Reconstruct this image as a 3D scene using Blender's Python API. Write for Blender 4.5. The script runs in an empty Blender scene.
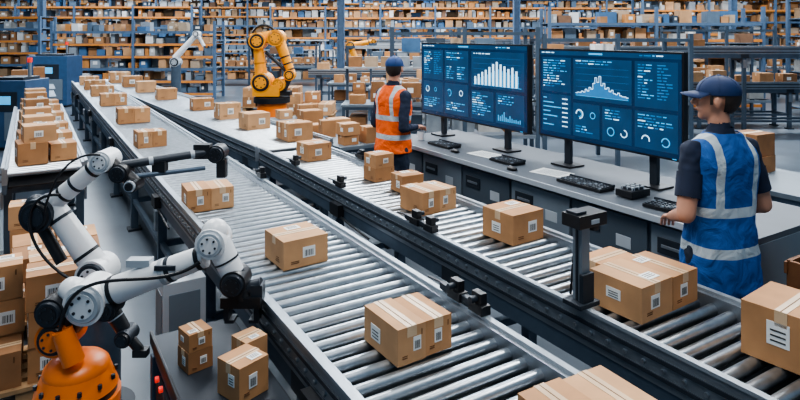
import bpy, math, random
from mathutils import Vector, Matrix
random.seed(7)
YAW=-31.67
cy,sy=math.cos(math.radians(31.67)),math.sin(math.radians(31.67))
def C(x,y,z=0.0):   # bay aligned to the hall axis (rotated 31.67 deg from the conveyor lines)
    return Vector((cy*x+sy*y,-sy*x+cy*y,z))

# ---------------- materials ----------------
def mat(name,col,rough=.5,metal=0.0,var=.12,scale=8.0,emit=0.0,bump=0.0):
    m=bpy.data.materials.new(name); m.use_nodes=True
    nt=m.node_tree; b=nt.nodes['Principled BSDF']
    b.inputs['Roughness'].default_value=rough; b.inputs['Metallic'].default_value=metal
    tc=nt.nodes.new('ShaderNodeTexCoord'); n=nt.nodes.new('ShaderNodeTexNoise')
    n.inputs['Scale'].default_value=scale; n.inputs['Detail'].default_value=4
    nt.links.new(tc.outputs['Object'],n.inputs['Vector'])
    r=nt.nodes.new('ShaderNodeValToRGB')
    r.color_ramp.elements[0].position=.3; r.color_ramp.elements[1].position=.7
    r.color_ramp.elements[0].color=tuple(c*(1-var) for c in col)+(1,)
    r.color_ramp.elements[1].color=tuple(min(1,c*(1+var)) for c in col)+(1,)
    nt.links.new(n.outputs['Fac'],r.inputs['Fac'])
    nt.links.new(r.outputs['Color'],b.inputs['Base Color'])
    if emit>0:
        nt.links.new(r.outputs['Color'],b.inputs['Emission Color']); b.inputs['Emission Strength'].default_value=emit
    if bump>0:
        bp=nt.nodes.new('ShaderNodeBump'); bp.inputs['Strength'].default_value=bump
        nt.links.new(n.outputs['Fac'],bp.inputs['Height']); nt.links.new(bp.outputs['Normal'],b.inputs['Normal'])
    return m
CARD=[mat('cardboard_a',(.46,.235,.105),.75,0,.2,5,bump=.08),mat('cardboard_b',(.38,.185,.078),.75,0,.2,5,bump=.08),mat('cardboard_c',(.53,.295,.145),.75,0,.18,5,bump=.08),mat('cardboard_d',(.28,.135,.058),.8,0,.2,5,bump=.08)]
TAPE=mat('packing_tape',(.60,.42,.26),.35); LABEL=mat('paper_label',(.78,.79,.78),.6,var=.03)
INK=mat('label_ink',(.04,.04,.04),.6); SEAM=mat('cardboard_seam',(.14,.06,.022),.8)
STEEL=mat('roller_steel',(.40,.44,.48),.33,.92,.15,20); ALU=mat('aluminium_profile',(.30,.34,.385),.36,.75,.08)
RAILTOP=mat('rail_top',(.34,.385,.43),.4,.5,.06)
DARK=mat('dark_metal',(.025,.033,.045),.45,.3); FRAME=mat('frame_grey_blue',(.075,.11,.155),.45,.4)
BLACK=mat('black_plastic',(.010,.011,.014),.4); GREYP=mat('grey_panel',(.17,.21,.25),.45,.2,.06,3)
LGREY=mat('light_grey_panel',(.40,.445,.49),.45,.1,.06,3)
WHITE=mat('white_enamel',(.74,.76,.78),.3,0,.03); ORANGE=mat('robot_orange',(.85,.19,.015),.35,0,.06)
YEL=mat('robot_yellow',(.92,.36,.02),.35,0,.06); YELD=mat('robot_yellow_cap',(.55,.20,.015),.4,0,.06)
BEAM=mat('rack_beam_orange',(.70,.255,.055),.5); BLUEM=mat('machine_blue',(.03,.08,.17),.45)
UPR=mat('rack_upright_blue',(.09,.15,.24),.5); WOOD=mat('pallet_wood',(.36,.22,.11),.8,var=.25); DWOOD=mat('crate_wood',(.17,.07,.025),.7,var=.25)
CONC=mat('concrete_floor',(.135,.165,.20),.28,0,.22,1.3,bump=.03); WALL=mat('painted_wall',(.26,.35,.45),.7,0,.06,.5)
DESKTOP=mat('desk_laminate',(.075,.09,.11),.5,0,.05); DESKF=mat('desk_steel_front',(.085,.11,.14),.4,.3,.06,2)
RED=mat('red_indicator',(.7,.03,.02),.4,emit=.8); DECK=mat('rack_deck',(.10,.15,.21),.6)
SKIN=mat('skin',(.50,.25,.165),.5,0,.08,12); HAIR=mat('dark_hair',(.025,.016,.012),.6,0,.3,60,bump=.3)
NAVY=mat('navy_cloth',(.010,.018,.044),.85,0,.25,14,bump=.3); TROU=mat('work_trousers',(.016,.026,.05),.85,0,.25,14,bump=.3)
CAPM=mat('cap_blue',(.012,.05,.18),.7,0,.12); CAPN=mat('cap_navy',(.008,.028,.10),.7,0,.12); SHOE=mat('shoe_leather',(.015,.013,.012),.5)
LIP=mat('lips',(.35,.12,.09),.5); EYEW=mat('eye_white',(.75,.75,.73),.3)
SCR=mat('screen_navy',(.003,.020,.055),.25,0,.25,2,emit=1.0); PANEL=mat('screen_panel',(.005,.038,.095),.3,emit=.9)
CY=mat('screen_cyan',(.05,.33,.62),.3,emit=1.2); WT=mat('screen_white',(.50,.74,.92),.3,emit=1.4); MB_=mat('screen_midblue',(.02,.13,.30),.3,emit=1.1)
GOODS=CARD[:3]+[LABEL,mat('goods_slate',(.10,.15,.21),.6),mat('goods_dark',(.04,.06,.085),.6),mat('goods_tan',(.44,.33,.23),.7),mat('goods_blue',(.06,.15,.29),.6),mat('goods_pale',(.50,.50,.48),.7),mat('goods_brown',(.22,.12,.07),.7),mat('goods_grey',(.28,.32,.36),.6),mat('goods_kraft',(.36,.23,.13),.7),mat('goods_orange',(.60,.25,.07),.6)]  # distant haze is put into the goods colours, kept muted and blue-grey

# ---------------- mesh builder ----------------
class MB:
    def __init__(s): s.v=[];s.f=[];s.m=[];s.sm=[];s.mats=[]
    def mi(s,m):
        if m not in s.mats: s.mats.append(m)
        return s.mats.index(m)
    def add(s,vs,fs,m,smooth=False):
        b=len(s.v); s.v+= [tuple(v) for v in vs]; i=s.mi(m)
        for f in fs: s.f.append([b+k for k in f]); s.m.append(i); s.sm.append(smooth)
    def box(s,c,d,m,rz=0,R=None):
        hx,hy,hz=d[0]/2,d[1]/2,d[2]/2
        if R is None: R=Matrix.Rotation(rz,3,'Z')
        c=Vector(c)
        vs=[c+R@Vector((x*hx,y*hy,z*hz)) for z in(-1,1) for y in(-1,1) for x in(-1,1)]
        s.add(vs,[(0,2,3,1),(4,5,7,6),(0,1,5,4),(2,6,7,3),(0,4,6,2),(1,3,7,5)],m)
    def cyl(s,p,q,r0,m,r1=None,seg=12,smooth=True,cap=True):
        p=Vector(p);q=Vector(q); r1=r0 if r1 is None else r1
        d=(q-p).normalized(); a=d.orthogonal().normalized(); b=d.cross(a)
        vs=[];
        for c,r in((p,r0),(q,r1)):
            for i in range(seg):
                t=2*math.pi*i/seg; vs.append(c+a*math.cos(t)*r+b*math.sin(t)*r)
        s.add(vs,[(i,(i+1)%seg,seg+(i+1)%seg,seg+i) for i in range(seg)],m,smooth)
        if cap:
            s.add(vs[:seg],[tuple(reversed(range(seg)))],m); s.add(vs[seg:],[tuple(range(seg))],m)
    def sph(s,c,r,m,seg=16,rings=10,R=None,flt=None):
        if not hasattr(r,'__len__'): r=(r,r,r)
        c=Vector(c); vs=[];fs=[]
        for j in range(rings+1):
            ph=math.pi*j/rings
            for i in range(seg):
                t=2*math.pi*i/seg
                v=Vector((r[0]*math.sin(ph)*math.cos(t),r[1]*math.sin(ph)*math.sin(t),r[2]*math.cos(ph)))
                vs.append(v)
        for j in range(rings):
            for i in range(seg):
                f=(j*seg+i,(j+1)*seg+i,(j+1)*seg+(i+1)%seg,j*seg+(i+1)%seg)
                ce=sum((vs[k] for k in f),Vector())/4
                if flt is None or flt(ce): fs.append(f)
        if R is not None: vs=[R@v for v in vs]
        s.add([c+v for v in vs],fs,m,True)
    def loft(s,secs,m,seg=28,cap=True,pw=2.4):
        vs=[]
        for z,a,b,oy in secs:
            for i in range(seg):
                t=2*math.pi*i/seg; ct,st=math.cos(t),math.sin(t)
                vs.append((a*math.copysign(abs(ct)**(2/pw),ct),oy+b*math.copysign(abs(st)**(2/pw),st),z))
        fs=[]
        for j in range(len(secs)-1):
            for i in range(seg): fs.append((j*seg+i,j*seg+(i+1)%seg,(j+1)*seg+(i+1)%seg,(j+1)*seg+i))
        s.add(vs,fs,m,True)
        if cap:
            s.add(vs[:seg],[tuple(reversed(range(seg)))],m); s.add(vs[-seg:],[tuple(range(seg))],m)
    def mesh(s,name):
        me=bpy.data.meshes.new(name); me.from_pydata(s.v,[],s.f)
        for m in s.mats: me.materials.append(m)
        me.polygons.foreach_set('material_index',s.m); me.polygons.foreach_set('use_smooth',s.sm); me.update()
        return me
    def obj(s,name,loc=(0,0,0),rz=0,bevel=0,parent=None):
        o=bpy.data.objects.new(name,s.mesh(name)); bpy.context.scene.collection.objects.link(o)
        o.location=loc; o.rotation_euler=(0,0,rz)
        if bevel:
            b=o.modifiers.new('bevel','BEVEL'); b.width=bevel; b.segments=2; b.limit_method='ANGLE'; b.angle_limit=math.radians(50)
        if parent: o.parent=parent
        return o

RL=random.Random(3)
def carton(b,c,d,rz=0,m=None,detail=2):
    """c = centre of base"""
    m=m or random.choice(CARD); R=Matrix.Rotation(rz,3,'Z'); c=Vector(c); w,l,h=d
    b.box(c+Vector((0,0,h/2)),d,m,rz)
    if detail==0: return
    along= w>=l
    tw=.042 if max(w,l)>.2 else .026
    T=lambda x,y,z: c+R@Vector((x,y,z))
    e=.0015
    if along:
        b.box(T(0,0,h),(w+2*e,tw,2*e),TAPE,rz)
        for sx in(-1,1): b.box(T(sx*w/2,0,h*.86),(2*e,tw,h*.28),TAPE,rz)
        if detail>1: b.box(T(0,0,h+e),(w,.004,.001),SEAM,rz)
    else:
        b.box(T(0,0,h),(tw,l+2*e,2*e),TAPE,rz)
        for sx in(-1,1): b.box(T(0,sx*l/2,h*.86),(tw,2*e,h*.28),TAPE,rz)
        if detail>1: b.box(T(0,0,h+e),(.004,l,.001),SEAM,rz)
    if detail==1:
        if RL.random()<.5: b.box(T(w*RL.uniform(-.2,.2),-l/2,h*.5),(w*.3,.004,h*.35),LABEL,rz)
        if RL.random()<.4: b.box(T(-w/2,l*RL.uniform(-.2,.2),h*.5),(.004,l*.3,h*.35),LABEL,rz)
    if detail>1:
        r=RL.random
        if r()<.75:
            lw=min(.08,w*.38); u=RL.uniform(-.25,.25); v=RL.choice((-.26,.26)); b.box(T(w*u,l*v,h+.0015),(lw,lw*.7,.002),LABEL,rz)
            for k in range(3): b.box(T(w*u,l*v+lw*(.18-.16*k),h+.003),(lw*.7,lw*.05,.001),INK,rz)
        if r()<.8:
            lh=h*RL.uniform(.3,.45); v=RL.uniform(-.22,.22); zz=RL.uniform(.4,.6)
            b.box(T(-w/2,l*v,h*zz),(.003,l*.28,lh),LABEL,rz)
            for k in range(3): b.box(T(-w/2-.001,l*v,h*zz+lh*(-.3+.22*k)),(.003,l*.19,lh*.07),INK,rz)
        else:
            for k in range(3): b.box(T(-w/2-.001,-l*.2,h*(.2+.07*k)),(.002,l*(.2-.04*k),h*.02),SEAM,rz)
        if r()<.75:
            u=RL.uniform(-.15,.22); b.box(T(w*u,-l/2,h*.5),(w*.28,.003,h*.38),LABEL,rz)
            for k in range(7): b.box(T(w*(u-.09+.03*k),-l/2-.001,h*.47),(w*.010*(1+k%2),.003,h*.22),INK,rz)
        for k in range(2): b.box(T(-w*.25,-l/2-.001,h*(.18+.06*k)),(w*.18,.002,h*.02),SEAM,rz)
        if r()<.5:
            for k in range(2): b.box(T(w*.36,-l/2-.001,h*(.78)),(w*.02,.002,h*.16),SEAM,rz)

def box_obj(x,y,z,parts,rz=0,name='cardboard_box'):
    b=MB()
    for (dx,dy,dz,w,l,h,k) in parts: carton(b,(dx,dy,dz),(w,l,h),0,CARD[k],2)
    return b.obj(name,(x,y,z+.001),rz,bevel=.003)

# ---------------- conveyors ----------------
def conveyor(name,xc,y0,w,L,z=.8,pitch=.084,rz=0,legs=1.5,seg=12,detail=True):
    b=MB(); rw=.045
    for sx in(-1,1):
        x=sx*(w/2-rw/2)
        b.box((x,L/2,z-.04),(rw,L,.14),ALU)
        b.box((sx*(w/2+.003),L/2,z-.012),(.008,L,.018),DARK)
        b.box((sx*(w/2+.003),L/2,z-.075),(.008,L,.016),DARK)
        b.box((sx*(w/2-.01),L/2,z+.037),(.028,L,.014),RAILTOP)
        b.box((x,L/2,z-.15),(rw*.8,L,.08),FRAME)
    n=int(L/pitch)
    for i in range(n):
        y=pitch*(i+.5)
        b.cyl((-w/2+rw,y,z-.025),(w/2-rw,y,z-.025),.025,STEEL,seg=seg,cap=False)
        if detail and y<6:
            for sx in(-1,1): b.cyl((sx*(w/2),y,z-.045),(sx*(w/2+.009),y,z-.045),.009,STEEL,seg=6)
    b.box((0,L/2,z-.13),(w-.1,L,.012),BLACK)
    k=int(L/legs)+1
    for i in range(k):
        y=min(L-.1,.3+i*legs)
        for sx in(-1,1):
            x=sx*(w/2-.04)
            b.box((x,y,(z-.17)/2),(.065,.065,z-.17),FRAME); b.box((x,y,.012),(.13,.13,.024),DARK)
            b.box((x,y,z-.12),(.075,.16,.14),DARK); b.box((sx*(w/2+.006),y,z-.3),(.02,.075,.16),ALU)
        b.box((0,y,.3),(w-.1,.045,.045),FRAME); b.box((0,y,z-.22),(w-.1,.05,.05),FRAME)
        if i<k-1:
            for sx in(-1,1): b.box((sx*(w/2-.04),y+legs/2,.3),(.04,legs,.04),FRAME)
    for y in [1.1+3.1*i for i in range(int(L/3.1))]:
        b.cyl((-w/2+.12,y,z-.24),(w/2-.18,y,z-.24),.055,DARK); b.box((w/2-.16,y,z-.25),(.12,.14,.13),LGREY)
        if detail:
            b.box((-w/2-.02,y+.5,z-.12),(.05,.14,.09),BLACK)
            b.cyl((-w/2-.02,y,z-.2),(-w/2-.02,y+.5,z-.16),.008,BLACK,seg=6)
    return b.obj(name,(xc,y0,0),rz)
RZ=math.radians(YAW)
conveyor('roller_conveyor',1.235,.35,.73,16.5)
conveyor('roller_conveyor',2.31,-.6,.64,6.55)
conveyor('roller_conveyor',2.42,6.05,.9,11.6,rz=math.radians(3.1),seg=10,detail=False)
conveyor('roller_conveyor',.12,6.2,.66,5.2,seg=8,detail=False)
def cross_conveyor(X,Yc,L,z,w=.6):
    p=C(X,Yc); conveyor('roller_conveyor',p.x,p.y,w,L,z=z,rz=RZ-math.pi/2,seg=8,detail=False,legs=1.9)
cross_conveyor(.3,12.9,8.6,.95); cross_conveyor(-2.6,17.3,11.6,.95); cross_conveyor(2.6,11.9,6.5,1.72,.5); cross_conveyor(-.9,22.0,10.5,1.75,.5)

def single(w,l,h,k=0): return [(0,0,0,w,l,h,k)]
def double_o(w,l,h,k=0,k2=2): return [(-w/4-.001,0,0,w/2-.002,l,h,k),(w/4+.001,0,0,w/2-.002,l*.94,h*.97,k2)]
def double_s(w,l,h,k=0,k2=2): return [(0,-l/4-.001,0,w,l/2-.002,h,k),(0,l/4+.001,0,w*.95,l/2-.002,h*.96,k2)]
Z=.8
box_obj(1.21,3.02,Z,single(.25,.25,.145,2),.05)
box_obj(1.055,4.27,Z,double_o(.31,.25,.15,0,2),-.05)
box_obj(1.245,1.96,Z,double_o(.25,.24,.135,2,0),.03)
box_obj(1.10,6.9,Z,double_o(.29,.25,.17,0,1),.06)
box_obj(1.40,1.19,Z,double_o(.34,.28,.13,0,2),-.04)
box_obj(2.33,5.36,Z,single(.25,.24,.16,0),.1)
box_obj(2.46,4.32,Z,[(0,0,0,.19,.17,.11,1),(0,0,.111,.18,.17,.105,0)],.1)
box_obj(2.47,3.90,Z,single(.19,.17,.13,1),.0)
box_obj(2.34,3.42,Z,double_o(.30,.25,.15,0,2),.08)
box_obj(2.44,2.68,Z,single(.25,.25,.17,0),.06)
box_obj(2.38,1.72,Z,[(-.13,0,0,.22,.26,.15,2),(.08,0,0,.19,.26,.145,0),(.0,.215,0,.24,.16,.13,0)],.04)
box_obj(2.43,1.13,Z,single(.27,.27,.2,0),.1)
box_obj(2.40,8.6,Z,double_s(.3,.3,.22,2,0),.05); box_obj(2.44,7.5,Z,single(.3,.3,.2,2),.1)
box_obj(2.14,11.7,Z,single(.34,.3,.2,0)); box_obj(2.05,13.4,Z,single(.36,.34,.22,2)); box_obj(2.33,9.8,Z,single(.32,.26,.18,1))
box_obj(2.0,15.0,Z,double_s(.4,.5,.24,1,2)); box_obj(1.9,16.4,Z,double_o(.45,.5,.26,0,2))
box_obj(2.58,6.5,Z,double_s(.3,.36,.2,0,1),.05)
for y,k in((8.9,1),(11.2,0),(13,0),(14.6,1),(16,2)): box_obj(1.2,y,Z,double_o(.4,.3,.2,k,0))
for y,k in((6.6,1),(7.3,1),(8.1,3),(9.2,2),(10.2,0),(10.9,1)): box_obj(.12,y,Z,[(-.11,0,0,.24,.3,.2,k),(.15,.05,0,.22,.26,.16,0),(-.05,0,.202,.26,.26,.15,(k+1)%4)],.1)

# ---------------- sensors ----------------
def sensor_post(x,y,h,head=True):
    b=MB(); b.box((0,0,h/2),(.05,.05,h),GREYP); b.box((0,0,.01),(.12,.1,.02),DARK)
    for s in(-1,1): b.box((s*.027,0,h/2),(.004,.014,h*.9),DARK)
    b.box((.02,0,h+.025),(.17,.10,.055),BLACK); b.cyl((.07,0,h-.03),(.07,0,h),.03,BLACK); b.box((-.03,0,h+.055),(.06,.06,.02),DARK)
    b.box((.03,-.051,h+.02),(.05,.004,.02),LGREY); b.cyl((.0,.03,h*.9),(.0,.06,.02),.006,BLACK,seg=6)
    b.box((0,-.03,.07),(.07,.02,.14),DARK)
    return b.obj('sensor_post',(x,y,Z+.045),0,bevel=.003)
sensor_post(2.01,1.78,.34)
def psensor(x,y,side=1,name='photoelectric_sensor'):
    b=MB(); b.box((0,0,.02),(.05,.09,.04),BLACK); b.box((0,0,.06),(.035,.06,.05),BLACK); b.cyl((0,0,.06),(side*.05,0,.06),.014,DARK)
    b.box((0,.08,.02),(.03,.07,.03),DARK); b.cyl((0,.11,.03),(0,.22,.02),.006,BLACK,seg=6)
    return b.obj(name,(x,y,Z+.045),0,bevel=.003)
psensor(1.59,1.95,-1);psensor(1.59,2.10,-1);psensor(2.0,3.05);psensor(2.0,2.9);psensor(.89,3.5);psensor(2.0,5.0);psensor(2.61,4.9,-1);psensor(2.0,4.1);psensor(1.59,4.7,-1)
for (x,y) in((1.90,1.15),(1.90,3.6)):
    b=MB(); b.box((0,0,0),(.09,.3,.16),LGREY); b.box((-.047,0,.02),(.006,.2,.06),DARK); b.cyl((-.045,.11,-.05),(-.06,.11,-.05),.014,RED); b.box((0,0,-.3),(.05,.05,.44),FRAME); b.box((0,0,-.51),(.1,.1,.02),FRAME)
    b.obj('conveyor_control_box',(x,y,.52),0,bevel=.004)

# ---------------- side table with small parcels ----------------
b=MB()
b.box((0,0,.665),(.36,1.5,.03),DARK); b.box((0,0,.63),(.34,1.46,.05),FRAME); b.box((-.175,0,.69),(.012,1.5,.03),BLACK)
for x in(-.16,.16):
    for y in(-.7,.7): b.box((x,y,.31),(.045,.045,.62),FRAME); b.box((x,y,.01),(.05,.08,.02),DARK)
b.box((0,0,.2),(.32,1.42,.03),DARK); b.box((-.17,.45,.5),(.03,.25,.18),DARK); b.cyl((-.186,.5,.62),(-.2,.5,.62),.012,RED); b.cyl((-.186,.42,.62),(-.2,.42,.62),.012,RED)
b.obj('side_table',(.625,2.05,0),0,bevel=.004)
box_obj(.67,2.19,.681,single(.13,.13,.13,0),.35); box_obj(.56,2.46,.681,[(0,0,0,.10,.10,.08,3),(0,0,.081,.095,.1,.07,1)],.2); box_obj(.745,2.35,.681,single(.10,.1,.12,2),.3)
b=MB(); b.box((0,0,.36),(.22,.22,.66),LGREY); b.box((0,0,.015),(.2,.2,.03),DARK); b.cyl((-.06,0,.69),(-.06,0,.72),.03,LGREY); b.box((-.112,0,.5),(.004,.16,.25),GREYP); b.box((0,-.112,.45),(.16,.004,.36),GREYP); b.cyl((.05,0,.69),(.05,0,.74),.02,ALU)
b.box((-.11,-.04,.2),(.006,.1,.02),BLACK)
b.obj('control_cabinet',(.70,3.42,0),0,bevel=.006)

# ---------------- robot arms ----------------
VN=C(0,1,0)
def joint(b,p,r,w,m=WHITE,capm=BLACK,ax=None):
    ax=(ax or VN).normalized(); p=Vector(p)
    b.cyl(p-ax*w/2,p+ax*w/2,r,m,seg=24)
    for s in(-1,1):
        b.cyl(p+ax*s*w/2,p+ax*s*(w/2+.012),r*.86,capm,r1=r*.78,seg=24)
        b.cyl(p+ax*s*(w/2+.012),p+ax*s*(w/2+.016),r*.6,m,seg=20)
        a=ax.orthogonal().normalized(); c=ax.cross(a)
        for k in range(6):
            t=k*math.pi/3; o=p+(a*math.cos(t)+c*math.sin(t))*r*.45+ax*s*(w/2+.016); b.cyl(o,o+ax*s*.004,r*.08,DARK,seg=6)
def link(b,p,q,r0,r1,m=WHITE,rings=((.12,BLACK),(.88,BLACK))):
    p=Vector(p);q=Vector(q); b.cyl(p,q,r0,m,r1,seg=24)
    for t,mm in rings:
        a=p.lerp(q,t-.02); c=p.lerp(q,t+.02); r=r0+(r1-r0)*t; b.cyl(a,c,r*1.05,mm,seg=24)
def cable(b,pts,r=.008,m=BLACK):
    pts=[Vector(p) for p in pts]; n=24; out=[]
    for i in range(n+1):
        t=i/n
        q=pts[:]
        while len(q)>1: q=[q[j].lerp(q[j+1],t) for j in range(len(q)-1)]
        out.append(q[0])
    for i in range(n): b.cyl(out[i],out[i+1],r,m,seg=6,cap=False)
def finish_robot(b,name,base):
    b.v=[tuple(Vector(v)-base) for v in b.v]; return b.obj(name,base,0)
# foreground robot
Y=2.6; base=C(-1.40,Y,0); b=MB()
b.cyl(base,base+Vector((0,0,.05)),.21,DARK,seg=28); b.cyl(base+Vector((0,0,.05)),base+Vector((0,0,.34)),.14,FRAME,seg=28)
b.cyl(base+Vector((0,0,.34)),base+Vector((0,0,.44)),.17,ORANGE,.175,seg=32); b.cyl(base+Vector((0,0,.44)),base+Vector((0,0,.47)),.16,BLACK,seg=32)
b.cyl(base+Vector((0,0,.47)),base+Vector((0,0,.55)),.165,ORANGE,.135,seg=32); b.sph(base+Vector((0,0,.55)),(.135,.135,.07),ORANGE,seg=28)
for k in range(12):
    t=k*math.pi/6; o=base+Vector((.155*math.cos(t),.155*math.sin(t),.55-.045)); b.cyl(o,o+Vector((0,0,.018)),.009,DARK,seg=6)
P=lambda px,py,dy=0:C((px-400)/600*(Y+dy),Y+dy,2-(py-34)*(Y+dy)/600)
for dy in(-.085,.085): b.cyl(P(74,362,dy),P(62,330,dy),.045,ORANGE,.04,seg=20)
joint(b,P(62,332),.075,.15,ORANGE,BLACK); joint(b,P(60,305),.062,.17,BLACK,DARK)
link(b,P(62,330),P(88,298),.062,.066,DARK,())
b.sph(P(92,298),.085,WHITE,seg=24); joint(b,P(92,298),.088,.15,WHITE,LGREY)
b.sph(P(72,290),.055,WHITE); b.cyl(P(72,290),P(92,298),.055,WHITE,.07)
link(b,P(105,294),P(205,256),.062,.048,WHITE,((.1,BLACK),(.60,LGREY),(.66,DARK),(.95,BLACK)))
b.box(P(140,262),(.10,.05,.03),LGREY,RZ); b.box(P(165,268,-.05),(.09,.012,.02),DARK,RZ)
cable(b,[P(60,330,-.1),P(70,250,-.12),P(150,300,-.1),P(200,262,-.05)])
joint(b,P(214,240),.064,.12,WHITE,LGREY); b.sph(P(215,232),.058,WHITE)
link(b,P(218,242),P(237,282),.055,.048,WHITE,((.45,BLACK),(.8,DARK)))
joint(b,P(236,280),.056,.11,BLACK,DARK)
link(b,P(235,280),P(243,298),.05,.048,BLACK,())
q=P(243,299); b.box(q,(.17,.09,.045),BLACK,RZ); b.cyl(P(243,290),P(262,284),.03,DARK); b.box(P(258,290),(.05,.06,.06),DARK,RZ)
for sx in(-1,1):
    o=C(sx*.065,0); b.box(q+o+Vector((0,0,-.045)),(.022,.06,.07),DARK,RZ); b.box(q+o*.8+Vector((0,0,-.085)),(.04,.06,.014),DARK,RZ)
link(b,P(108,304),P(124,330),.036,.03,BLACK,((.5,LGREY),)); joint(b,P(110,306),.045,.1,BLACK,DARK); joint(b,P(127,335),.036,.09,DARK,BLACK); link(b,P(128,336),P(140,350),.024,.02,BLACK,()); b.box(P(141,352),(.06,.04,.03),BLACK,RZ)
finish_robot(b,'industrial_robot_arm',base)
# second robot behind
Y=3.15; base=C((98-400)/600*Y,Y,0); b=MB()
b.cyl(base,base+Vector((0,0,.05)),.18,DARK,seg=28); b.cyl(base+Vector((0,0,.05)),base+Vector((0,0,.55)),.11,FRAME,seg=28); b.cyl(base+Vector((0,0,.55)),base+Vector((0,0,.66)),.12,WHITE,.09,seg=28)
joint(b,P(98,272),.085,.15,WHITE,DARK); b.sph(P(98,270),.08,WHITE)
link(b,P(98,270),P(52,205),.068,.055,WHITE,((.25,BLACK),(.8,DARK)))
joint(b,P(44,212),.085,.16,DARK,BLACK); b.sph(P(36,205),.055,DARK); 
link(b,P(48,208),P(104,160),.05,.042,WHITE,((.3,BLACK),(.5,DARK),(.8,BLACK)))
joint(b,P(106,160),.056,.13,WHITE,LGREY)
link(b,P(108,160),P(136,184),.04,.034,BLACK,((.5,LGREY),)); joint(b,P(122,172),.048,.1,BLACK,DARK); joint(b,P(134,184),.036,.1,BLACK,LGREY)
link(b,P(38,220),P(62,262),.03,.03,BLACK,()); cable(b,[P(98,290,-.1),P(20,270,-.12),P(10,190,-.1),P(60,195,-.1)]); cable(b,[P(44,212,-.1),P(60,150,-.1),P(100,155,-.1)],.006)
link(b,P(118,166),P(222,150,.25),.024,.020,DARK,((.3,LGREY),(.7,LGREY))); link(b,P(122,178),P(205,168,.2),.014,.012,FRAME,())
joint(b,P(218,153,.25),.05,.09,BLACK,DARK); b.box(P(203,151,.22),(.09,.06,.08),BLACK,RZ); b.box(P(222,168,.25),(.05,.05,.1),BLACK,RZ); b.box(P(160,166,.1),(.07,.05,.06),BLACK,RZ)
finish_robot(b,'industrial_robot_arm',base)
# yellow robot in background
Y=11.0; base=C((272-400)/600*Y,Y,0); b=MB()
b.box(base+Vector((0,0,.15)),(.9,.9,.3),DARK); b.cyl(base+Vector((0,0,.3)),base+Vector((0,0,.75)),.3,ORANGE,.26,seg=24); b.cyl(base+Vector((0,0,.75)),base+Vector((0,0,.85)),.33,BLACK,seg=24)
b.box(P(268,90),(.48,.4,.2),YEL,RZ)
joint(b,P(263,82),.18,.4,YEL,BLACK); joint(b,P(280,84),.12,.35,YEL,YELD)
link(b,P(262,82),P(258,44),.12,.09,YEL,((.5,YELD),)); joint(b,P(259,41),.15,.36,YEL,BLACK)
link(b,P(252,40),P(277,36),.12,.12,YEL,()); joint(b,P(277,38),.15,.32,YEL,YELD); b.cyl(P(248,42),P(256,40),.10,DARK)
link(b,P(278,38),P(291,72),.11,.075,YEL,((.55,BLACK),(.75,BLACK),(.93,BLACK))); link(b,P(266,52),P(287,72),.035,.03,DARK,())
joint(b,P(290,75),.1,.2,YEL,BLACK); link(b,P(289,78),P(284,90),.06,.05,DARK,()); b.box(P(283,93),(.3,.22,.08),BLACK,RZ)
cable(b,[P(256,60),P(236,20),P(280,12),P(282,50)],.025)
finish_robot(b,'industrial_robot_arm',base)
# pale small arm
Y=15.0; base=C((176-400)/600*15,15,0); b=MB()
b.cyl(base,base+Vector((0,0,1.3)),.12,FRAME); joint(b,P(176,62),.12,.25,LGREY); link(b,P(175,58),P(197,34),.08,.06,WHITE,()); joint(b,P(197,34),.08,.2,WHITE); link(b,P(197,34),P(204,46),.05,.04,WHITE,())
finish_robot(b,'industrial_robot_arm',base)
# further robots in the far bay
for (X,Yc,m) in((-1.4,20.6,YEL),(6.6,20.4,ORANGE)):
    base=C(X,Yc); b=MB(); A=lambda x,z:base+C(x,0,z)
    b.cyl(A(0,0),A(0,.6),.25,DARK); joint(b,A(0,.75),.2,.36,m,BLACK); link(b,A(0,.8),A(-.3,1.6),.13,.1,m,()); joint(b,A(-.3,1.6),.16,.3,m,BLACK); link(b,A(-.3,1.6),A(.5,1.75),.11,.07,m,((.8,BLACK),)); joint(b,A(.5,1.75),.09,.2,m,BLACK); link(b,A(.5,1.75),A(.55,1.45),.05,.05,DARK,())
    finish_robot(b,'industrial_robot_arm',base)

# ---------------- control desk ----------------
b=MB(); d0,d1=1.8,5.75; L=d1-d0; yc=(d0+d1)/2
b.box((3.85,yc,.835),(.98,L,.04),DESKTOP); b.box((3.86,yc,.42),(.86,L-.04,.79),DESKF)
b.box((3.87,yc,.04),(.84,L-.02,.06),BLACK); b.box((3.355,yc,.835),(.012,L,.042),LGREY)
n=6; pw=L/n
for i in range(n):
    y=d0+pw*(i+.5)
    b.box((3.42,y,.44),(.02,pw-.03,.68),DESKF if i%2 else GREYP); b.box((3.408,y+pw*.25,.66),(.012,.2,.1),DARK); b.box((3.400,y+pw*.25,.66),(.008,.14,.02),ALU)
    b.box((3.409,y-pw*.2,.6),(.004,.12,.08),LGREY)
for y in(d0+.01,d1-.01): b.box((3.86,y,.42),(.9,.03,.8),GREYP)
b.obj('control_desk',(0,0,0),0,bevel=.004)

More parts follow.
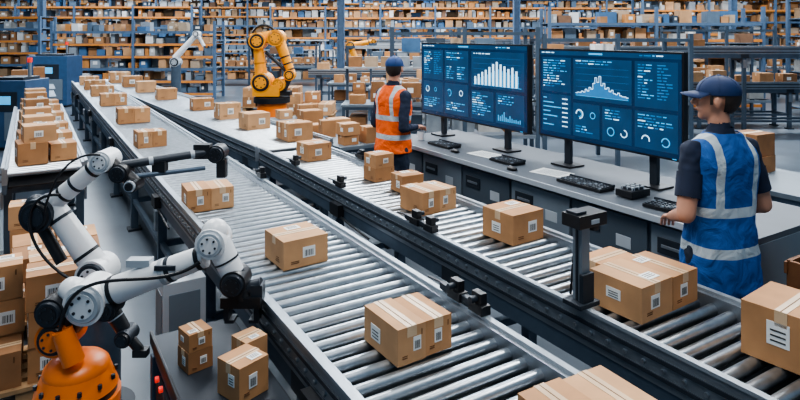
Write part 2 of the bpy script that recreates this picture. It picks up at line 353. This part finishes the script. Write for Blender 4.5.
def monitor(yl,yr,x,zb,zt,kind):
    w=yl-yr; h=zt-zb; b=MB()
    b.box((0,0,h/2),(.05,w,h),BLACK); b.box((.04,0,h/2),(.05,w*.6,h*.6),DARK)
    b.box((-.026,0,h/2),(.004,w-.03,h-.03),SCR)
    g=zb-.8575
    for yy in(-w*.3,w*.3):
        b.box((.045,yy,(.25-g)/2),(.04,.06,.25+g-.004),DARK); b.box((.03,yy,-g+.008),(.18,.22,.014),BLACK)
    b.box((-.027,-w*.45,.012),(.004,.03,.006),CY)
    def q(u,v,du,dv,m,lay=0):
        b.box((-.0285-.0012*lay,w/2-.015-(u+du/2)*(w-.03),h-.015-(v+dv/2)*(h-.03)),(.001,du*(w-.03),dv*(h-.03)),m)
    def text(u,v,du,n,dv=.011,step=.03,m=None):
        for i in range(n):
            x=u; end=u+du*random.uniform(.45,1)
            while x<end-.012:
                l=random.uniform(.012,.05); l=min(l,end-x); q(x,v+i*step,l,dv,m or random.choice([CY,CY,MB_,MB_,WT]),1); x+=l+.010
    def ring(u,v,r,m,a0=0,a1=360,lay=2,th=.25):
        r*=.8
        cyy=w/2-.015-u*(w-.03); cz=h-.015-v*(h-.03); k=24; vs=[];fs=[]
        for i in range(k+1):
            a=math.radians(a0+(a1-a0)*i/k)
            for rr in(r,r*(1-th)): vs.append((-.0285-.0012*lay,cyy+rr*math.cos(a),cz+rr*math.sin(a)))
        for i in range(k): fs.append((2*i,2*i+1,2*i+3,2*i+2))
        b.add(vs,fs,m)
    q(.0,.0,1,.05,PANEL); text(.015,.018,.2,1,m=WT); text(.75,.018,.2,1); q(.4,.015,.1,.02,CY,1)
    if kind==1:
        for (u,v,du,dv) in((.02,.08,.22,.42),(.26,.08,.24,.42),(.53,.08,.45,.46),(.02,.53,.22,.42),(.26,.53,.24,.42),(.53,.58,.2,.37),(.75,.58,.23,.37)): q(u,v,du,dv,PANEL)
        text(.03,.11,.10,11); text(.14,.11,.09,11,m=MB_); text(.28,.11,.18,4); text(.28,.30,.09,6); text(.39,.3,.08,6); text(.55,.10,.25,1,m=WT)
        hs=[.10,.13,.16,.19,.23,.27,.30,.27,.25,.22,.24,.2]
        for i,hh in enumerate(hs): q(.56+.032*i,.50-hh,.016,hh,WT,2); q(.578+.032*i,.50-hh*.7,.006,hh*.7,CY,2)
        for i in range(5): q(.55,.16+.07*i,.4,.0025,MB_,1)
        q(.55,.50,.41,.005,CY,1)
        ring(.07,.64,.045,WT); ring(.07,.64,.045,CY,0,120,3); ring(.16,.64,.03,CY); text(.03,.76,.19,5); ring(.31,.66,.05,CY,30,280); ring(.31,.66,.03,MB_); ring(.43,.65,.04,WT); text(.28,.79,.2,4)
        text(.54,.61,.17,10); text(.77,.61,.19,4)
        for i in range(12): hh=random.uniform(.03,.12); q(.77+.016*i,.92-hh,.007,hh,CY,2)
    else:
        for (u,v,du,dv) in((.02,.08,.24,.4),(.28,.08,.42,.46),(.72,.08,.26,.46),(.02,.51,.24,.44),(.28,.58,.2,.37),(.5,.58,.2,.37),(.72,.58,.26,.37)): q(u,v,du,dv,PANEL)
        text(.03,.11,.2,11); text(.3,.10,.3,2); text(.74,.11,.11,12); text(.86,.11,.1,12,m=MB_)
        pk=[.03,.04,.04,.06,.05,.09,.07,.12,.10,.18,.26,.2,.28,.16,.19,.12,.14,.09,.11,.07,.06,.08,.05,.04,.04,.03]
        st=.38/len(pk)
        for i,hh in enumerate(pk):
            hh*=.8; q(.30+st*i,.49-hh,st,hh,MB_,1); q(.30+st*i,.485-hh,st,.008,WT,2)
            if i: a=pk[i-1]*.8; q(.30+st*i-.001,.49-max(a,hh),.003,abs(a-hh),WT,2)
        q(.3,.49,.38,.005,CY,1)
        for i in range(5): q(.3,.18+.07*i,.38,.002,MB_,1)
        for i in range(7): q(.03,.55+.052*i,.03+.03*((i*7)%5),.013,CY,1); q(.19,.55+.052*i,.045,.012,WT,1)
        ring(.33,.70,.05,WT,0,270); ring(.33,.7,.03,CY,90,300); ring(.43,.70,.035,CY); text(.3,.83,.16,3); text(.52,.61,.16,4)
        ring(.56,.84,.045,CY); ring(.65,.84,.04,WT,90,360); text(.74,.61,.22,5); ring(.79,.86,.045,WT,0,200); ring(.91,.86,.045,CY,0,330)
    return b.obj('computer_monitor',(x,(yl+yr)/2,zb),0)
monitor(5.88,4.10,3.95,1.07,1.90,1)
monitor(3.96,2.55,3.95,1.09,1.87,2)

def keyboard(x,y,w=.42,rz=0,name='computer_keyboard'):
    b=MB(); b.box((0,0,.012),(.16,w,.022),BLACK)
    n=int(w/.028)
    for i in range(5):
        for j in range(n): b.box((-.06+.03*i,-w/2+.02+j*(w-.04)/(n-1),.026),(.022,.02,.008),GREYP if (i+j)%7==0 else DARK)
    b.box((.075,0,.03),(.02,w,.02),DARK)
    return b.obj(name,(x,y,.857),rz,bevel=.002)
keyboard(3.56,3.12,.42); keyboard(3.55,2.38,.34,.1); keyboard(3.62,4.05,.3); keyboard(3.6,4.98,.36)
b=MB(); b.box((0,0,.03),(.2,.14,.05),BLACK); b.box((0,0,.06),(.12,.1,.02),DARK); 
for i in range(3):
    for j in range(3): b.cyl((-.05+.05*i,-.04+.04*j,.055),(-.05+.05*i,-.04+.04*j,.075),.012,LGREY,seg=8)
b.obj('control_keypad',(3.62,2.74,.857),0,bevel=.004)
for (x,y) in((3.45,3.80),(3.5,4.66)):
    b=MB(); b.sph((0,0,.012),(.034,.055,.02),BLACK,flt=lambda v:v.z>-.012); b.box((.0,.0,.002),(.05,.08,.004),BLACK); b.box((0,.02,.031),(.006,.02,.004),LGREY); b.obj('computer_mouse',(x,y,.858))
for (x,y,r) in((3.66,3.55,.2),(3.68,4.42,.1)):
    b=MB(); b.box((0,0,.001),(.21,.30,.002),LABEL)
    for k in range(7): b.box((-.07+.022*k,0,.0025),(.005,.22,.0008),GREYP)
    b.obj('paper_sheet',(x,y,.857),r)
b=MB(); b.cyl((0,0,0),(0,0,.09),.035,WHITE,.04,seg=20); b.cyl((0,0,.088),(0,0,.092),.034,DARK,seg=20); b.box((0,.05,.045),(.012,.03,.012),WHITE); b.box((0,.065,.045),(.012,.012,.05),WHITE); b.box((0,.05,.07),(.012,.03,.012),WHITE)
b.obj('coffee_mug',(3.6,5.4,.857))

# ---------------- people ----------------
tx=bpy.data.textures.new('cloth_folds','CLOUDS'); tx.noise_scale=.11; tx.noise_depth=2
tx2=bpy.data.textures.new('fine_folds','CLOUDS'); tx2.noise_scale=.055; tx2.noise_depth=1
def vest_mat(name,col,bands):
    m=bpy.data.materials.new(name); m.use_nodes=True; nt=m.node_tree; N=nt.nodes; Lk=nt.links; b=N['Principled BSDF']; b.inputs['Roughness'].default_value=.75
    tc=N.new('ShaderNodeTexCoord'); sp=N.new('ShaderNodeSeparateXYZ'); Lk.new(tc.outputs['Object'],sp.inputs[0])
    def M(op,a,c=None,c2=None):
        n=N.new('ShaderNodeMath'); n.operation=op
        for i,v in enumerate((a,c,c2)):
            if v is None: continue
            if isinstance(v,(int,float)): n.inputs[i].default_value=v
            else: Lk.new(v,n.inputs[i])
        return n.outputs[0]
    out=None
    for z,hw in bands:
        k=M('COMPARE',sp.outputs['Z'],z,hw); out=k if out is None else M('MAXIMUM',out,k)
    ax=M('ABSOLUTE',sp.outputs['X']); v=M('COMPARE',ax,.105,.020); v=M('MULTIPLY',v,M('GREATER_THAN',sp.outputs['Z'],bands[0][0]))
    out=M('MAXIMUM',out,v)
    nz=N.new('ShaderNodeTexNoise'); nz.inputs['Scale'].default_value=7; nz.inputs['Detail'].default_value=5; nz.inputs['Distortion'].default_value=1.2; Lk.new(tc.outputs['Object'],nz.inputs['Vector'])
    r=N.new('ShaderNodeValToRGB'); r.color_ramp.elements[0].position=.3; r.color_ramp.elements[1].position=.7
    r.color_ramp.elements[0].color=tuple(c*.8 for c in col)+(1,); r.color_ramp.elements[1].color=tuple(min(1,c*1.1) for c in col)+(1,); Lk.new(nz.outputs['Fac'],r.inputs[0])
    mx=N.new('ShaderNodeMix'); mx.data_type='RGBA'; Lk.new(out,mx.inputs[0]); Lk.new(r.outputs[0],mx.inputs[6]); mx.inputs[7].default_value=(.45,.51,.55,1)
    Lk.new(mx.outputs[2],b.inputs['Base Color'])
    bp=N.new('ShaderNodeBump'); bp.inputs['Strength'].default_value=.8; bp.inputs['Distance'].default_value=.04; Lk.new(nz.outputs['Fac'],bp.inputs['Height']); Lk.new(bp.outputs[0],b.inputs['Normal'])
    return m

def person(name,loc,heading,hyaw,vm,capm,arms,sleeve,stance=.1,vb=.715):
    root=bpy.data.objects.new(name,None); bpy.context.scene.collection.objects.link(root); root.location=loc; root.rotation_euler=(0,0,heading)
    b=MB(); bones=[]
    def limb(p,q,r0,r1,tag):
        p=Vector(p);q=Vector(q); b.cyl(p,q,r0,SKIN,r1,seg=20); b.sph(p,r0,SKIN); b.sph(q,r1,SKIN); bones.append((p,q,tag,max(r0,r1)))
    for s in(-1,1):
        hip=(s*.09,0,.90); kn=(s*(stance),.02,.49); an=(s*(stance+.015),-.01,.10)
        limb(hip,kn,.098,.066,'leg'); limb(kn,an,.068,.052,'leg')
    b.loft([(.80,.13,.10,0),(.86,.168,.125,-.005),(.95,.17,.12,-.005),(1.05,.155,.105,0),(1.2,.168,.112,.003),(1.33,.185,.118,.0),(1.41,.178,.105,-.005),(1.46,.13,.082,-.012),(1.50,.08,.064,-.01)],SKIN)
    bones.append((Vector((0,0,.95)),Vector((0,0,1.40)),'torso',.17))
    limb((0,-.012,1.47),(0,.005,1.60),.056,.050,'neck')
    for s,(e,w) in zip((-1,1),arms):
        sh=(s*.172,-.005,1.41); limb(sh,e,.058,.044,'up'); limb(e,w,.043,.027,'fore')
    Rh=Matrix.Rotation(hyaw,3,'Z'); hc=Vector((0,.012,1.665)); H=lambda x,y,z: hc+Rh@Vector((x,y,z))
    b.sph(H(0,-.008,.02),(.075,.094,.092),SKIN,R=Rh,seg=24,rings=16); b.sph(H(0,.022,-.035),(.055,.068,.078),SKIN,R=Rh,seg=24,rings=16); b.sph(H(0,.064,-.084),(.028,.026,.024),SKIN)
    b.cyl(H(0,.088,.018),H(0,.112,-.022),.009,SKIN,.016); b.sph(H(0,.108,-.024),(.016,.014,.011),SKIN,R=Rh)
    b.sph(H(0,.088,-.052),(.024,.012,.010),SKIN,R=Rh)
    for s in(-1,1): b.sph(H(s*.080,-.002,-.010),(.010,.018,.031),SKIN,R=Rh)
    bones.append((H(0,0,-.08),H(0,0,.06),'head',.08))
    tmp=b.obj('tmp'); rm=tmp.modifiers.new('r','REMESH'); rm.mode='VOXEL'; rm.voxel_size=.0075
    smd=tmp.modifiers.new('s','SMOOTH'); smd.factor=.5; smd.iterations=3
    dg=bpy.context.evaluated_depsgraph_get(); me=bpy.data.meshes.new_from_object(tmp.evaluated_get(dg)); bpy.data.objects.remove(tmp)
    me.materials.clear(); 
    for m in(SKIN,NAVY,TROU): me.materials.append(m)
    def dist(p,a,c):
        t=max(0,min(1,(p-a).dot(c-a)/(c-a).length_squared)); return (p-a.lerp(c,t)).length,t
    cloth=set()
    for f in me.polygons:
        f.use_smooth=True; p=f.center; best=None
        for a,c,tag,r in bones:
            dd,t=dist(p,a,c); dd-=r
            if best is None or dd<best[0]: best=(dd,t,tag)
        tag,t=best[2],best[1]
        if tag=='leg': i=2
        elif tag=='torso': i=2 if p.z<.97 else 1
        elif tag=='neck': i=1 if p.z<1.515 else 0
        elif tag=='head': i=0
        elif tag=='up': i=1 if t<sleeve else 0
        else: i=1 if sleeve>1 and t<.93 else 0
        f.material_index=i
        if i: cloth.update(f.vertices)
    body=bpy.data.objects.new('body',me); bpy.context.scene.collection.objects.link(body); body.parent=root
    vg=body.vertex_groups.new(name='cloth'); vg.add(list(cloth),1.0,'REPLACE')
    dm=body.modifiers.new('folds','DISPLACE'); dm.texture=tx2; dm.strength=.016; dm.mid_level=.45; dm.vertex_group='cloth'; dm.texture_coords='LOCAL'
    v=MB()
    secs=[(.715,.190,.150,-.005),(.80,.190,.148,-.008),(.95,.183,.138,-.006),(1.06,.170,.126,0),(1.2,.182,.130,.003),(1.32,.194,.136,0),(1.40,.182,.126,-.006),(1.445,.155,.104,-.012),(1.482,.110,.084,-.013),(1.502,.078,.074,-.012)]
    if vb>.75: secs=[(vb,.188,.145,-.007)]+secs[2:]
    v.loft(secs,vm,seg=40,cap=False,pw=2.6)
    vo=v.obj('safety_vest',parent=root)
    sub=vo.modifiers.new('sub','SUBSURF'); sub.levels=3; sub.render_levels=3
    dv=vo.modifiers.new('folds','DISPLACE'); dv.texture=tx; dv.strength=.030; dv.mid_level=.40; dv.texture_coords='LOCAL'
    so=vo.modifiers.new('s','SOLIDIFY'); so.thickness=.006
    g=MB()
    g.loft([(1.485,.066,.066,-.012),(1.53,.058,.058,-.008)],NAVY,cap=False)
    for s,(e,w) in zip((-1,1),arms):
        e=Vector(e);w=Vector(w); sh=Vector((s*.172,-.005,1.41))
        if sleeve<1:
            g.cyl(sh.lerp(e,.35),sh.lerp(e,sleeve),.061,NAVY,.060,seg=20,cap=False)
        f=(w-e).normalized(); up=Vector((0,0,1)); side=f.cross(up).normalized(); nrm=side.cross(f)
        c=w+f*.05; R=Matrix((side,f,nrm)).transposed()
        g.sph(c,(.040,.052,.017),SKIN,R=R); g.sph(w+f*.01,(.028,.03,.022),SKIN,R=R)
        for i,(ox,ln) in enumerate(((-.029,.062),(-.010,.072),(.010,.068),(.029,.052))):
            p=w+f*.088+side*ox; q=p+f*ln*.55-nrm*.012; t=q+f*ln*.35-nrm*.026
            g.cyl(p-f*.02,q,.0095,SKIN,.0088,seg=10); g.sph(q,.0088,SKIN,seg=10,rings=6); g.cyl(q,t,.0086,SKIN,.007,seg=10); g.sph(t,.007,SKIN,seg=10,rings=6)
        th=w+f*.03-side*s*.030; q=th-side*s*.026+f*.03-nrm*.006; t=q+f*.028-nrm*.012
        g.cyl(th,q,.012,SKIN,.011,seg=10); g.sph(q,.011,SKIN,seg=10,rings=6); g.cyl(q,t,.0105,SKIN,.008,seg=10); g.sph(t,.008,SKIN,seg=10,rings=6)
    for s in(-1,1):
        x=s*(stance+.015); g.sph((x,.05,.045),(.05,.14,.05),SHOE,flt=lambda v:v.z>-.03); g.box((x,.05,.012),(.085,.26,.024),BLACK); g.cyl((x,-.01,.05),(x,-.01,.13),.052,SHOE,.056,seg=18)
    g.obj('clothing_and_hands',parent=root)
    h=MB()
    h.sph(H(0,-.010,.014),(.083,.101,.100),HAIR,R=Rh,seg=48,rings=36,flt=lambda v:(v.y<-.022 and v.z>-.085+max(0,(v.y+.05))*.6) or (v.y<.022 and v.z>.008) or v.z>.035)
    for s in(-1,1):
        h.box(H(s*.076,.024,.004),(.008,.014,.05),HAIR,hyaw)
        h.sph(H(s*.03,.078,.008),(.013,.008,.008),EYEW,R=Rh); h.sph(H(s*.03,.085,.008),(.005,.004,.005),INK,R=Rh); h.box(H(s*.031,.084,.025),(.03,.008,.006),HAIR,hyaw)
    h.box(H(0,.096,-.053),(.036,.008,.005),LIP,hyaw)
    h.obj('hair_and_face',parent=root)
    c=MB()
    c.sph(H(0,-.008,.040),(.088,.106,.084),capm,R=Rh,seg=32,rings=20,flt=lambda v:v.z>-.010)
    for a in range(6):
        t=a*math.pi/3
        pts=[H(.089*math.cos(t)*math.sin(p),-.008+.107*math.sin(t)*math.sin(p),.040+.085*math.cos(p)) for p in [0,.3,.6,.9,1.2,1.5]]
        for i in range(5): c.cyl(pts[i],pts[i+1],.0014,CAPN,seg=6,cap=False)
    c.sph(H(0,-.008,.125),(.01,.01,.005),capm)
    vs=[];fs=[];n=14
    for i in range(n+1):
        t=math.pi*(.06+.88*i/n)
        ins=(.086*math.cos(t),-.010+.10*math.sin(t)); out=(.080*math.cos(t),.06+.110*math.sin(t)) 
        dz=-.018*abs(math.cos(t))**2
        for z in(0,.006): vs.append(H(ins[0],ins[1],.038+z)); vs.append(H(out[0],out[1],.024+dz+z))
    for i in range(n):
        a=4*i;e=4*i+4; fs+=[(a,a+1,e+1,e),(a+2,e+2,e+3,a+3),(a+1,a+3,e+3,e+1),(a,e,e+2,a+2)]
    c.add(vs,fs,capm,True); c.obj('baseball_cap',parent=root)
    return root
VB=vest_mat('vest_blue',(.010,.095,.34),((1.125,.024),(.93,.024)))
VO=vest_mat('vest_orange',(1.0,.13,.008),((1.20,.024),(1.02,.024)))
hd=math.radians
person('warehouse_worker',(2.99,1.75,0),hd(YAW+16),hd(46),VB,CAPN,[((-.255,-.06,1.12),(-.13,.18,1.03)),((.25,-.03,1.12),(.15,.21,1.03))],.74)
person('warehouse_worker',(3.0,4.98,0),hd(YAW-48),hd(30),VO,CAPM,[((-.23,-.05,1.12),(-.14,.18,1.05)),((.23,-.08,1.12),(.15,.17,1.10))],1.5,vb=.87)

# ---------------- box piles ----------------
def pile(b,c,nx,ny,nz,w=.36,l=.32,h=.26,detail=1,rz=0,drop=.15,pallet=True):
    c=Vector(c); z0=0; R=Matrix.Rotation(rz,3,'Z')
    if pallet:
        for k in range(5): b.box(c+R@Vector((0,(k-2)*ny*l/4.4,.13)),(nx*w+.05,ny*l/7,.022),WOOD,rz)
        for x in(-1,0,1): b.box(c+R@Vector((x*nx*w*.46,0,.06)),(.09,ny*l,.118),WOOD,rz)
        z0=.142
    top={}
    for k in range(nz):
        for i in range(nx):
            for j in range(ny):
                if top.get((i,j)): continue
                if k>=nz-2 and k>0 and random.random()<drop: top[(i,j)]=1; continue
                s=random.uniform(.86,.97)
                carton(b,c+R@Vector(((i-(nx-1)/2)*w,(j-(ny-1)/2)*l,z0+k*h)),(w*s,l*s,h*.985),rz+random.uniform(-.05,.05),None,detail)
def pile_obj(loc,*a,rz=0,**k):
    b=MB(); pile(b,(0,0,0),*a,**k); return b.obj('pallet_of_boxes',loc,rz)
pile_obj((-.02,3.97,0),2,2,3,w=.27,l=.24,h=.19,detail=2,drop=.15)
pile_obj((.16,4.88,0),2,2,2,w=.27,l=.3,h=.2,detail=2,drop=.0)
pile_obj((-.74,5.9,0),3,2,5,w=.28,l=.3,h=.21,detail=2,drop=.1)
pile_obj((.1,5.55,0),2,1,4,w=.24,l=.22,h=.18,detail=2,drop=.3)

def table(loc,w,l,z,rz,nb=6,name='packing_table',shelf=False,bs=.28):
    b=MB(); b.box((0,0,z-.02),(w,l,.04),GREYP); b.box((0,0,z-.07),(w-.04,l-.04,.05),FRAME)
    for x in(-1,1):
        for y in(-1,1): b.box((x*(w/2-.04),y*(l/2-.04),z/2-.02),(.05,.05,z-.04),FRAME)
    b.box((0,0,.25),(w-.08,l-.08,.03),FRAME)
    n=max(1,int(w/(bs*1.15)));m=max(1,int(l/(bs*1.15)))
    for i in range(n):
        for j in range(m):
            if random.random()<.25: continue
            zz=z
            for k in range(random.choice((1,1,2))):
                s=bs*random.uniform(.65,1); hh=bs*random.uniform(.4,.8)
                carton(b,((i-(n-1)/2)*bs*1.12,(j-(m-1)/2)*bs*1.12,zz+.001),(s,s*.9,hh),random.uniform(-.1,.1),None,1); zz+=hh+.001
            if random.random()<.5: carton(b,((i-(n-1)/2)*bs*1.12,(j-(m-1)/2)*bs*1.12,.266),(bs,bs,.25),0,None,0)
    if shelf:
        for x in(-1,1): b.box((x*(w/2-.04),l/2-.04,z+.5),(.05,.05,1.0),FRAME)
        b.box((0,l/2-.1,z+.62),(w,.3,.03),LGREY); b.box((0,l/2-.04,z+1.0),(w,.05,.05),FRAME); b.box((0,l/2-.1,z+1.0),(w*.8,.08,.05),LGREY)
        for i in range(int(w/.3)): b.box((-w/2+.2+i*.3,l/2-.1,z+.73),(.24,.24,.19),random.choice(GOODS))
    return b.obj(name,loc,rz)
table((3.3,6.7,0),.66,1.2,.72,0,bs=.26)
table((3.5,8.3,0),.8,1.4,.7,0,bs=.3)
table((5.6,2.7,0),.9,1.2,.72,0,bs=.32)
table((-.05,14.6,0),1.0,1.5,.75,0,bs=.34); table((.0,16.6,0),1.0,1.5,.75,0,bs=.34)
b=MB(); b.box((0,0,.30),(.5,.4,.03),FRAME); 
for x in(-.22,.22):
    for y in(-.17,.17): b.cyl((x,y-.015,.04),(x,y+.015,.04),.04,BLACK); b.box((x,y,.18),(.03,.03,.22),FRAME)
for y in(-.18,.18): b.box((0,y,.57),(.46,.02,.5),DWOOD); b.box((0,y*1.06,.78),(.48,.015,.06),DWOOD); b.box((0,y*1.06,.4),(.48,.015,.06),DWOOD)
for x in(-.23,.23): b.box((x,0,.57),(.02,.34,.5),DWOOD)
b.box((0,0,.33),(.44,.34,.02),DWOOD); carton(b,(.05,0,.345),(.3,.28,.3),.1,CARD[3],1)
b.obj('wooden_crate_cart',(3.6,1.42,0),0)

# ---------------- storage racks ----------------
def rack(loc,W,D,H,rz,bay=2.4,lev=.46,first=.15,parts=3,sz=1.0,up=None):
    b=MB(); n=max(1,round(W/bay)); bay=W/n
    for i in range(n+1):
        x=-W/2+i*bay
        for y in(-D/2,D/2): b.box((x,y,H/2),(.08,.08,H),up or UPR)
        for z in range(int(H/1.2)): b.box((x,0,.6+z*1.2),(.04,D,.05),UPR)
    z=first; lv=0
    while z<H-.05:
        for y in(-D/2,D/2): b.box((0,y,z),(W,.05,.07),BEAM if (lv%3!=2) else UPR)
        lv+=1
        b.box((0,0,z+.03),(W,D-.05,.02),DECK)
        if z+lev<=H+.3:
            x=-W/2+.08
            while x<W/2-.25:
                w=random.uniform(.12,.36)*sz; h=random.uniform(.35,.8)*lev
                if random.random()<.85: 
                    m=random.choice(GOODS); dd=random.uniform(-.3,-.15)*D
                    b.box((x+w/2,dd,z+.042+h/2),(w*.9,D*.35,h),m)
                    if random.random()<.3: b.box((x+w/2,dd-D*.178,z+.05+h*.5),(w*.4,.01,h*.35),LABEL)
                x+=w+random.choice((.02,.02,.1))
            x=-W/2+.1
            while x<W/2-.5:
                w=random.uniform(.3,.6)
                if random.random()<.5: h=lev*random.uniform(.5,.85); b.box((x+w/2,D*.27,z+.042+h/2),(w*.9,D*.35,h),random.choice(GOODS))
                x+=w
        z+=lev
    return b.obj('storage_rack',loc,rz)
rack(C(-14.5,25,0),12,1.0,3.2,RZ,lev=.42); rack(C(1.5,26,0),14,1.0,3.2,RZ,lev=.42); rack(C(16,24,0),13,1.0,4.4,RZ)
rack(C(-12,30,0),18,1.0,4.2,RZ,lev=.45); rack(C(8,31,0),20,1.0,4.2,RZ,lev=.45); rack(C(0,36,0),52,1.1,5.2,RZ,lev=.52,sz=1.3); rack(C(0,42,0),60,1.1,6.0,RZ,lev=.6,sz=1.5)
rack(C(6.6,15.9,0),5.5,.9,2.7,RZ,lev=.42); rack(C(11.6,14.7,0),3.6,.9,3.4,RZ,lev=.44)
rack(C(-8.2,18.9,0),5,.9,2.4,RZ,lev=.38); rack(C(-14.2,20.6,0),4.2,.9,2.6,RZ,lev=.40); rack(C(7.6,9.8,0),1.6,.6,2.7,RZ,bay=1.6,lev=.42)

# mid-ground clutter
def steel_frame(loc,rz):
    b=MB(); W,D,H=2.2,.9,random.uniform(1.5,2.2)
    for x in(-W/2,0,W/2):
        for y in(-D/2,D/2): b.box((x,y,H/2),(.06,.06,H),FRAME)
    for z in(.45,.95,H-.1):
        for y in(-D/2,D/2): b.box((0,y,z),(W,.05,.05),ALU if z<1 else FRAME)
        for x in(-W/2,0,W/2): b.box((x,0,z),(.05,D,.05),FRAME)
    for k in range(18): b.cyl((-W/2+.1+k*.12,-D/2,.98),(-W/2+.1+k*.12,D/2,.98),.03,STEEL,seg=8,cap=False)
    b.box((0,D*.3,H-.4),(W,.3,.02),GREYP)
    for k in range(5):
        if random.random()<.75: carton(b,(-W/2+.3+k*.4,random.uniform(-.1,.1),1.012),(.30,.28,random.uniform(.14,.26)),0,None,1)
        if random.random()<.6: b.box((-W/2+.3+k*.4,0,.62),(.34,.5,.26),random.choice(GOODS))
        if random.random()<.6: b.box((-W/2+.3+k*.4,D*.3,H-.28),(.3,.26,.22),random.choice(GOODS))
    b.obj('steel_sorting_frame',loc,rz)
rb=C((272-400)/600*11,11)
pale=C((176-400)/600*15,15)
for Yc in(9.5,11.0,14.2,15.7,18.5,20.2,23.4):
    x=-Yc*.68
    while x<Yc*.68:
        X=x+random.uniform(-.1,.1); p=C(X,Yc); x+=2.45
        if (p-rb).length<1.5 or (p-pale).length<1.3 : continue
        if p.y<19.4 and p.x<4.1: continue
        if p.x<5.6 and p.y<7.8: continue
        if Yc==11.0 and X>2.2: continue
        if Yc==23.4 and X>8: continue
        if (p-C(6.6,15.9)).length<4.0 and 14.5<Yc<18: continue
        if any((p-q).length<r for q,r in((C(11.6,14.7),3.0),(C(7.6,9.8),2.0),(C(-8.2,18.9),3.8),(C(-14.2,20.6),3.3),(C(-1.9,19.3),1.4),(C(4.1,21.1),1.4),(C(-1.4,20.6),2.0),(C(6.6,20.4),2.0))): continue
        t=random.random()
        if t<.38: table(p,1.9,.85,.75,RZ,bs=.30,shelf=random.random()<.5)
        elif t<.58: pile_obj(p,4,2,random.choice((2,3,4)),w=.36,l=.4,h=.24,rz=RZ,drop=.35)
        else: steel_frame(p,RZ)
def on_cross(n,X0,st,Yc,z,pr,sz):
    for k in range(n):
        p=C(X0+k*st,Yc)
        if random.random()<pr:
            b=MB(); carton(b,(0,0,0),(sz,sz*.9,random.uniform(.5,.9)*sz),0,None,1); b.obj('cardboard_box',(p.x,p.y,z+.001),RZ)
on_cross(16,.8,.5,12.9,.95,.75,.3); on_cross(10,3.1,.55,11.9,1.72,.6,.27); on_cross(19,-2.2,.55,17.3,.95,.75,.34)
def machine(loc,w,l,h,rz,m=BLUEM):
    b=MB(); b.box((0,0,h/2+.03),(w,l,h-.06),m); b.box((0,0,.03),(w*.9,l*.9,.06),BLACK); b.box((0,-l/2,h*.7),(w*.6,.02,h*.28),DARK); b.box((0,-l/2-.012,h*.72),(w*.3,.01,h*.12),CY)
    b.box((0,0,h+.02),(w*.7,l*.7,.06),DARK); b.cyl((w*.3,0,h),(w*.3,0,h+.3),.03,ALU); b.cyl((w*.3,0,h+.3),(w*.3,0,h+.38),.04,RED); b.box((w*.2,-l/2-.01,h*.35),(w*.4,.02,h*.4),GREYP)
    b.obj('packing_machine',loc,rz,bevel=.01)
machine(C(-6.75,10.6),.7,.7,1.2,RZ); machine(C(-9.6,16.7),1.1,.8,1.4,RZ)
for (X,Yc) in((-1.9,19.3),(4.1,21.1),(12.2,22),(-13.5,22.6)):
    b=MB(); b.box((0,0,4),(.2,.06,8),UPR); 
    for s in(-1,1): b.box((s*.1,0,4),(.03,.2,8),UPR)
    b.box((0,0,.02),(.5,.5,.04),DARK); b.obj('steel_column',C(X,Yc),RZ)

# ---------------- room ----------------
b=MB(); b.box((0,0,-.05),(80,70,.1),CONC); b.obj('floor',C(0,18,0),RZ)
def wall(n,X,Yc,w,d):
    b=MB(); b.box((0,0,4.5),(w,d,9),WALL)
    if w>d:
        for k in range(int(w/4)): b.box((-w/2+2+k*4,-d/2-.03,4.5),(.2,.06,9),FRAME)
    b.obj(n,C(X,Yc,0),RZ)
wall('wall_back',0,48,80,.3); wall('wall_left',-40,18,.3,60); wall('wall_right',40,18,.3,60)

# ---------------- light ----------------
w=bpy.data.worlds.new('world'); bpy.context.scene.world=w; w.use_nodes=True; bg=w.node_tree.nodes['Background']; bg.inputs[0].default_value=(.48,.74,1,1); bg.inputs[1].default_value=.33
def area(X,Yc,z,sx,sy_,e,col=(1,.98,.95)):
    l=bpy.data.lights.new('hall_lamp','AREA'); l.shape='RECTANGLE'; l.size=sx; l.size_y=sy_; l.energy=e; l.color=col
    o=bpy.data.objects.new('hall_lamp',l); bpy.context.scene.collection.objects.link(o); o.location=C(X,Yc,z); o.rotation_euler=(0,0,RZ)
for X,Yc,e in((-3,5.0,240),(3.2,5.8,320),(.3,1.2,180),(.2,8.5,240)): area(X,Yc,5.5,.5,3,e)
for X in(-9,0,9):
    for Yc in(12.5,20): area(X,Yc,6.5,6,.6,620,(.92,.96,1))
for X in(-14,0,14): area(X,28,7,8,1,800,(.72,.86,1)); area(X,22.5,7,8,.6,500,(.80,.9,1)); area(X,34,7,8,1,800,(.62,.80,1))  # far lamps tinted blue to imitate background haze
sc=bpy.context.scene
try: sc.view_settings.look='AgX - Medium High Contrast'
except Exception: pass

cam=bpy.data.cameras.new('camera'); co=bpy.data.objects.new('camera',cam); bpy.context.scene.collection.objects.link(co)
cam.lens=27; cam.sensor_width=36; cam.shift_y=-.2075; cam.clip_start=.05; cam.clip_end=200
co.location=(0,0,2.0); co.rotation_euler=(math.pi/2,0,RZ); bpy.context.scene.camera=co
